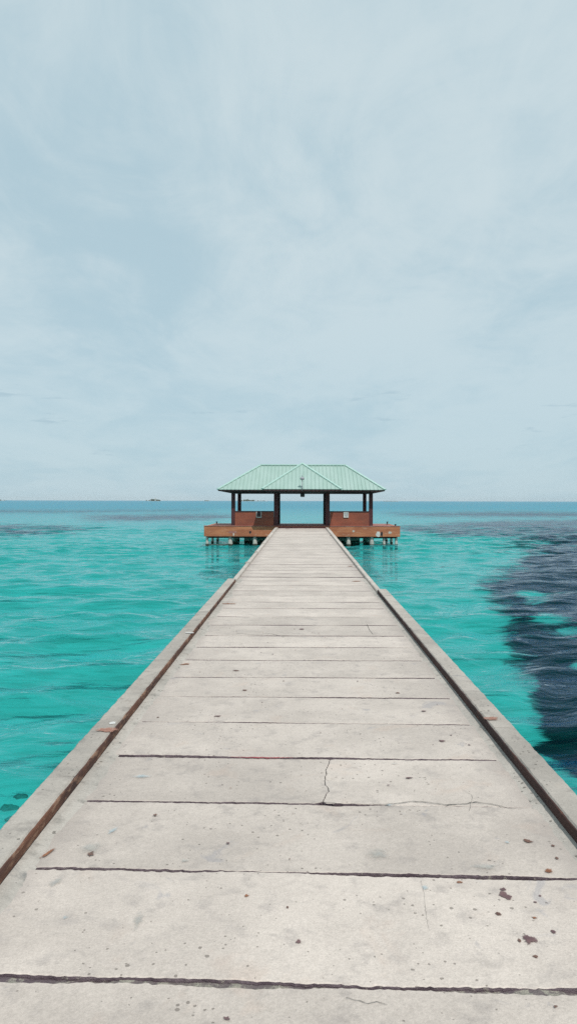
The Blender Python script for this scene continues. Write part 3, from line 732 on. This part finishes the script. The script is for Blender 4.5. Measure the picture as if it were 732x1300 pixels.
# sea bed with seagrass meadows: patches given in photo directions, laid out on the bed itself
bxs = spread(-16, 26, 0.10, 16500, 1.06); bys = spread(3, 36, 0.10, 16500, 1.06)
def soft(PX, PY, poly, sx, sy):
    """signed distance (in direction units) to polygon, positive inside"""
    best = np.full(PX.shape, 1e9); inside = np.zeros(PX.shape, bool)
    n = len(poly); qx, qy = PX/sx, PY/sy
    for i in range(n):
        x1, y1 = poly[i]; x2, y2 = poly[(i+1) % n]
        ax, ay, dx, dy = x1/sx, y1/sy, (x2-x1)/sx, (y2-y1)/sy
        tt = np.clip(((qx-ax)*dx+(qy-ay)*dy)/(dx*dx+dy*dy+1e-9), 0, 1)
        best = np.minimum(best, np.hypot(qx-ax-tt*dx, qy-ay-tt*dy))
        c = ((y1 > PY) != (y2 > PY)) & (PX < (x2-x1)*(PY-y1)/(y2-y1+1e-9)+x1)
        inside ^= c
    return np.where(inside, best, -best)
big = [(900, 690), (700, 688), (668, 700), (655, 716), (630, 730), (612, 742), (622, 760), (634, 778), (643, 800), (650, 830), (660, 850), (668, 872), (684, 905), (678, 940), (676, 958), (705, 975), (735, 1010), (800, 1100), (1600, 1500), (3000, 900)]
streaks = ([(500, 668), (560, 664), (640, 660), (900, 655), (2000, 668), (2000, 700), (760, 696), (690, 690), (640, 683), (570, 682), (500, 674)],
           [(-900, 664), (-100, 668), (40, 667), (120, 671), (90, 677), (20, 682), (-100, 690), (-900, 700)],
           [(110, 655), (260, 653), (330, 656), (240, 661), (120, 662)], [(500, 651), (640, 649), (900, 651), (900, 655), (650, 656), (520, 655)],
           [(-300, 648), (100, 649), (250, 648), (100, 651), (-300, 652)])
holes = ((672, 754, 26, 10, 1.6), (700, 787, 30, 11, 1.3), (722, 802, 34, 8, 1.3), (735, 845, 16, 9, 1.8), (690, 780, 14, 8, .8), (680, 862, 12, 8, .9), (705, 830, 14, 6, .5), (745, 1000, 14, 8, .8))
def meadow(X, Y, depth):
    Yc = np.maximum(Y, 1.0); PX = VX+X*F/Yc; PY = HY+depth*F/Yc
    G = np.clip(soft(PX, PY, big, 22, 16), -3, 1.25)
    for cx, cy, rx, ry in ((26, 1003, 9, 5), (12, 1016, 7, 9), (16, 1031, 11, 5), (-6, 1012, 12, 9), (22, 977, 4, 3), (-20, 1040, 25, 10), (645, 909, 3.5, 7), (672, 906, 4, 8), (651, 828, 9, 6), (668, 932, 6, 4), (560, 720, 8, 2), (20, 905, 14, 2), (5, 870, 9, 2)):
        G = np.maximum(G, 0.25-1.5*np.sqrt(((PX-cx)/rx)**2+((PY-cy)/ry)**2))
    for p in streaks: G = np.maximum(G, np.clip(soft(PX, PY, p, 40, 5), -3, 0.62)-0.1)
    for cx, cy, rx, ry, dd in holes: G = G-dd*1.05*np.exp(-(((PX-cx)/rx)**2+((PY-cy)/ry)**2))
    return np.where(Y < 2, -3, G)
WX, WY = X, Y
off = np.clip((np.log(np.maximum(np.hypot(WX, WY), 1))-math.log(45))/(math.log(260)-math.log(45)), 0, 1)
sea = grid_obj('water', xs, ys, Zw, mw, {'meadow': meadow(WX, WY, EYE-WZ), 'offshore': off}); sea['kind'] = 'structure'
X, Y = np.meshgrid(bxs, bys)
Zb = BZ + 0.10*np.sin(X*0.31+0.7)*np.sin(Y*0.23)+0.05*np.sin(X*0.9+Y*0.5)
H0 = EYE-BZ
G = meadow(X, Y, H0)
md, t = newmat('sea_bed')
geo = t.n('ShaderNodeNewGeometry'); pos = geo.outputs['Position']
at = t.n('ShaderNodeAttribute'); at.attribute_name = 'meadow'
w1 = t.noise(t.mapping(pos, (0.75, 1.15, 1), (0, 0, R(-12))), 0.4, 6, 0.68, 0.6)
w2 = t.noise(t.mapping(pos, (0.5, 1.5, 1), (0, 0, R(-25))), 2.6, 5, 0.7, 1.5)
gsum = t.math('ADD', at.outputs['Fac'], t.math('MULTIPLY', t.math('SUBTRACT', w1, 0.5), 5.4))
gsum = t.math('ADD', gsum, t.math('MULTIPLY', t.math('SUBTRACT', w2, 0.5), 1.5))
gm = t.rng(gsum, -0.25, 0.35)
s1 = t.noise(pos, 0.16, 4, 0.6, 0.5); s2 = t.noise(t.mapping(pos, (0.6, 1.3, 1)), 1.1, 5, 0.65, 0.8)
sand = t.mix(t.rng(s1, 0.32, 0.66), (0.74, 0.70, 0.60), (0.58, 0.57, 0.48))
sand = t.mix(t.rng(s2, 0.40, 0.70, 0, 0.75), sand, (0.40, 0.40, 0.32))
grass = t.mix(t.rng(w2, 0.35, 0.7), (0.012, 0.018, 0.016), (0.035, 0.05, 0.04))
cbed = t.mix(gm, sand, grass)
finish(t, cbed, 0.95, s2, 0.4, 0.1, 0.1)
bed = grid_obj('seabed', bxs, bys, Zb, md, {'meadow': G}); bed['kind'] = 'structure'

# coral heads seen through the water
def bedpt(px, py):
    Y_ = H0*F/(py-HY)*0.97; return (px-VX)*Y_/F, Y_
def rock(px, py, r, label, seed):
    x, y = bedpt(px, py); bm = BM()
    bmesh.ops.create_icosphere(bm, subdivisions=3, radius=1)
    for v in bm.verts:
        n_ = v.co.normalized(); k = 1+0.45*mn.noise(n_*1.4+Vector((seed, 0, 0)))+0.3*mn.noise(n_*4+Vector((seed, 5, 0)))
        v.co = Vector((n_.x*r*k*1.3, n_.y*r*k*0.8, max(-0.1, n_.z*r*k*0.6)))
    o = obj('coral_head', bm, M['rock'], None, True); o.location = (x, y, BZ)
    tag(o, label, 'coral', 'coral heads on the sand near the pier')
rock(27, 1003, .09, 'small coral head, farthest of the cluster in the water left of the pier', 1.3)
rock(12, 1017, .10, 'upright dark coral head in the middle of the cluster left of the pier', 4.1)
rock(17, 1031, .09, 'dark coral head of the left cluster that lies closest to the kerb', 7.7)
# ---------------------------------------------------------------- far islands
def island(px0, px1, hpx, D, label, trees=True, humps=5, seed=0, taper=0.5, houses=()):
    root = empty('island', label, 'island', 'low islands on the horizon')
    k = D/F; xa, xb = (px0-VX)*k, (px1-VX)*k; H = hpx*k; cx = (xa+xb)/2; W = xb-xa
    root.location = (cx, D, WZ)
    bm = BM(); n = 40; lo = []; hi = []
    for i in range(n):
        a = 2*math.pi*i/n; r = 1+0.12*mn.noise(Vector((math.cos(a), math.sin(a), seed)))
        lo.append(bm.verts.new((W/2*r*math.cos(a), W*0.2*r*math.sin(a), -1))); hi.append(bm.verts.new((W/2*.93*r*math.cos(a), W*.18*r*math.sin(a), 1.0)))
    for i in range(n): bm.faces.new((lo[i], lo[(i+1) % n], hi[(i+1) % n], hi[i]))
    bm.faces.new(hi); obj('shore', bm, M['isle_sand'], root)
    bm = BM(); rr = random.Random(seed); N = int(max(14, W/4))
    for i in range(N):
        u = rr.uniform(-.46, .46); v = rr.uniform(-.12, .12)
        env_ = (1-abs(u*2)**3)*(0.55+0.45*abs(math.sin(u*9+seed)))
        if taper: env_ *= (1-taper*(u+.5))
        hh = max(1.6, H*env_*rr.uniform(.7, 1.05)); r = hh*0.62
        m4 = Matrix.Translation((u*W, v*W, 0.8+hh-r)) @ Matrix.Diagonal((rr.uniform(1.1, 1.8)*r, r*1.3, r, 1))
        res = bmesh.ops.create_icosphere(bm, subdivisions=2, radius=1, matrix=m4)
        for vv in res['verts']:
            vv.co += Vector((mn.noise(vv.co*0.6), 0, mn.noise(vv.co*0.6+Vector((9, 0, 0)))))*r*0.35
        bar(bm, (u*W, v*W, 0.5), (u*W, v*W, 0.8+hh-r), .5, .5, Vector((0, 1, 0)))
    obj('trees', bm, M['isle'], root)
    for (hx, hw, hh) in houses:
        bm = BM(); x = (hx-VX)*k-cx; y = -W*.15
        box(bm, x-hw/2, x+hw/2, y-5, y+5, 0.9, hh)
        vs = [bm.verts.new(v) for v in ((x-hw*.6, y-6, hh), (x+hw*.6, y-6, hh), (x+hw*.6, y+6, hh), (x-hw*.6, y+6, hh), (x-hw*.4, y, hh+3), (x+hw*.4, y, hh+3))]
        for f in ((0, 1, 5, 4), (2, 3, 4, 5), (1, 2, 5), (3, 0, 4), (3, 2, 1, 0)): bm.faces.new([vs[i] for i in f])
        obj('building', bm, M['house'], root)
island(-60, 9, 2.2, 3600, 'low wooded island at the far left of the horizon', seed=1, taper=0)
island(185, 205, 2.6, 3400, 'small isolated islet with a taller hump left of the pavilion', seed=2, taper=.15, houses=((198, 6, 10),))
island(258, 266, .8, 3600, 'tiny low islet beside the left eave of the pavilion', seed=3, taper=0)
island(303, 340, 3.2, 3700, 'long dark island seen between the left columns of the pavilion', seed=4, taper=.8)
island(486, 506, .6, 4000, 'faint flat islet just right of the pavilion', seed=5, taper=0)

# ---------------------------------------------------------------- air
bm = BM(); box(bm, -17500, 17500, -17500, 17500, BZ-2.0, 60); hz = obj('haze', bm, None)
mh = bpy.data.materials.new('thin_sea_haze'); mh.use_nodes = True; th_ = NT(mh.node_tree)
pv = th_.n('ShaderNodeVolumePrincipled'); pv.inputs['Color'].default_value = (0.86, 0.93, 0.97, 1); pv.inputs['Density'].default_value = 0.00003
oo = th_.n('ShaderNodeOutputMaterial'); th_.l(pv.outputs[0], oo.inputs['Volume']); hz.data.materials.append(mh)
tag(hz, 'thin pale haze over the open sea', None, None, 'stuff')

# ---------------------------------------------------------------- light, sky
sd = Vector((-0.42, 1.0, -1.5)).normalized()
L = bpy.data.lights.new('sun', 'SUN'); L.energy = 3.2; L.angle = R(0.6); L.color = (1, 0.965, 0.92)
lo = bpy.data.objects.new('sun', L); col.objects.link(lo); lo.rotation_euler = sd.to_track_quat('-Z', 'Y').to_euler()
w = bpy.data.worlds.new('World'); sc.world = w; w.use_nodes = True; t = NT(w.node_tree)
sky = t.n('ShaderNodeTexSky'); sky.sky_type = 'NISHITA'; sky.sun_disc = False
sky.sun_elevation = math.asin(-sd.z); sky.sun_rotation = math.atan2(-sd.x, -sd.y); sky.air_density = 1.0; sky.dust_density = 1.5
tc = t.n('ShaderNodeTexCoord'); gen = tc.outputs['Generated']
sp = t.n('ShaderNodeSeparateXYZ'); t.l(gen, sp.inputs[0])
zz = t.math('ADD', t.math('MAXIMUM', sp.outputs[2], 0.0), 0.16)
cb = t.n('ShaderNodeCombineXYZ'); t.l(t.math('DIVIDE', sp.outputs[0], zz), cb.inputs[0]); t.l(t.math('DIVIDE', sp.outputs[1], zz), cb.inputs[1])
cp = cb.outputs[0]
c1 = t.noise(t.mapping(cp, (1.0, 0.6, 1), (0, 0, R(38)), (2.3, 1.1, 0)), 0.9, 6, 0.55, 0.5)
c2 = t.noise(t.mapping(cp, (1.1, 0.75, 1), (0, 0, R(-40)), (7.3, 4.1, 0)), 2.1, 8, 0.62, 0.8)
c3 = t.noise(t.mapping(cp, (0.7, 1.6, 1), (0, 0, R(5)), (1.3, 9.1, 0)), 2.4, 5, 0.55, 0.3)
c4 = t.noise(t.mapping(cp, (1.6, 1.0, 1), (0, 0, R(-50)), (3.3, 2.1, 0)), 3.2, 9, 0.66, 1.0)
cl = t.math('ADD', t.math('MULTIPLY', c1, 0.55), t.math('MULTIPLY', c2, 0.33)); cl = t.math('ADD', cl, t.math('MULTIPLY', c4, 0.16))
veil = t.mix(t.rng(cl, 0.39, 0.59), (4.62, 6.22, 6.98), (6.2, 7.38, 7.8))
low = t.rng(sp.outputs[2], 0.0, 0.35, 1.0, 0.0)
veil = t.mix(t.math('MULTIPLY', low, 0.6), veil, (4.7, 6.45, 7.3))
sc_ = t.noise(t.mapping(gen, (9, 9, 62), loc=(1.7, 0.4, 2.2)), 1.0, 5, 0.6, 0.3)
bandm = t.math('MULTIPLY', t.rng(sp.outputs[2], 0.03, 0.07), t.rng(sp.outputs[2], 0.13, 0.19, 1.0, 0.0))
veil = t.mix(t.math('MULTIPLY', t.math('MULTIPLY', t.rng(sc_, 0.60, 0.70), bandm), 0.55), veil, (3.8, 5.3, 6.2))
tot = t.mix(0.93, sky.outputs[0], veil)
bg = t.n('ShaderNodeBackground'); bg.inputs['Strength'].default_value = 0.1; t.l(tot, bg.inputs[0])
wo = t.n('ShaderNodeOutputWorld'); t.l(bg.outputs[0], wo.inputs[0])

# ---------------------------------------------------------------- camera
cam = bpy.data.cameras.new('camera'); cam.sensor_fit = 'VERTICAL'; cam.sensor_height = 36; cam.lens = F/1300*36
cam.clip_start = 0.05; cam.clip_end = 60000
co_ = bpy.data.objects.new('camera', cam); col.objects.link(co_)
co_.location = (0, 0, EYE)
cam.shift_y = -(650-HY)/1300; cam.shift_x = -(VX-366)/1300
co_.matrix_world = Matrix.Translation((0, 0, EYE)) @ Matrix.Rotation(math.pi/2, 4, 'X') @ Matrix.Rotation(R(0.13), 4, 'Z')
sc.camera = co_
sc.view_settings.view_transform = 'Standard'; sc.view_settings.look = 'None'; sc.view_settings.exposure = 0; sc.view_settings.gamma = 1
sc.render.engine = 'CYCLES'
cy = sc.cycles; cy.use_denoising = False; cy.max_bounces = 8; cy.transparent_max_bounces = 12; cy.volume_bounces = 0
cy.caustics_reflective = False; cy.caustics_refractive = False; cy.use_adaptive_sampling = False
sc.render.film_transparent = False
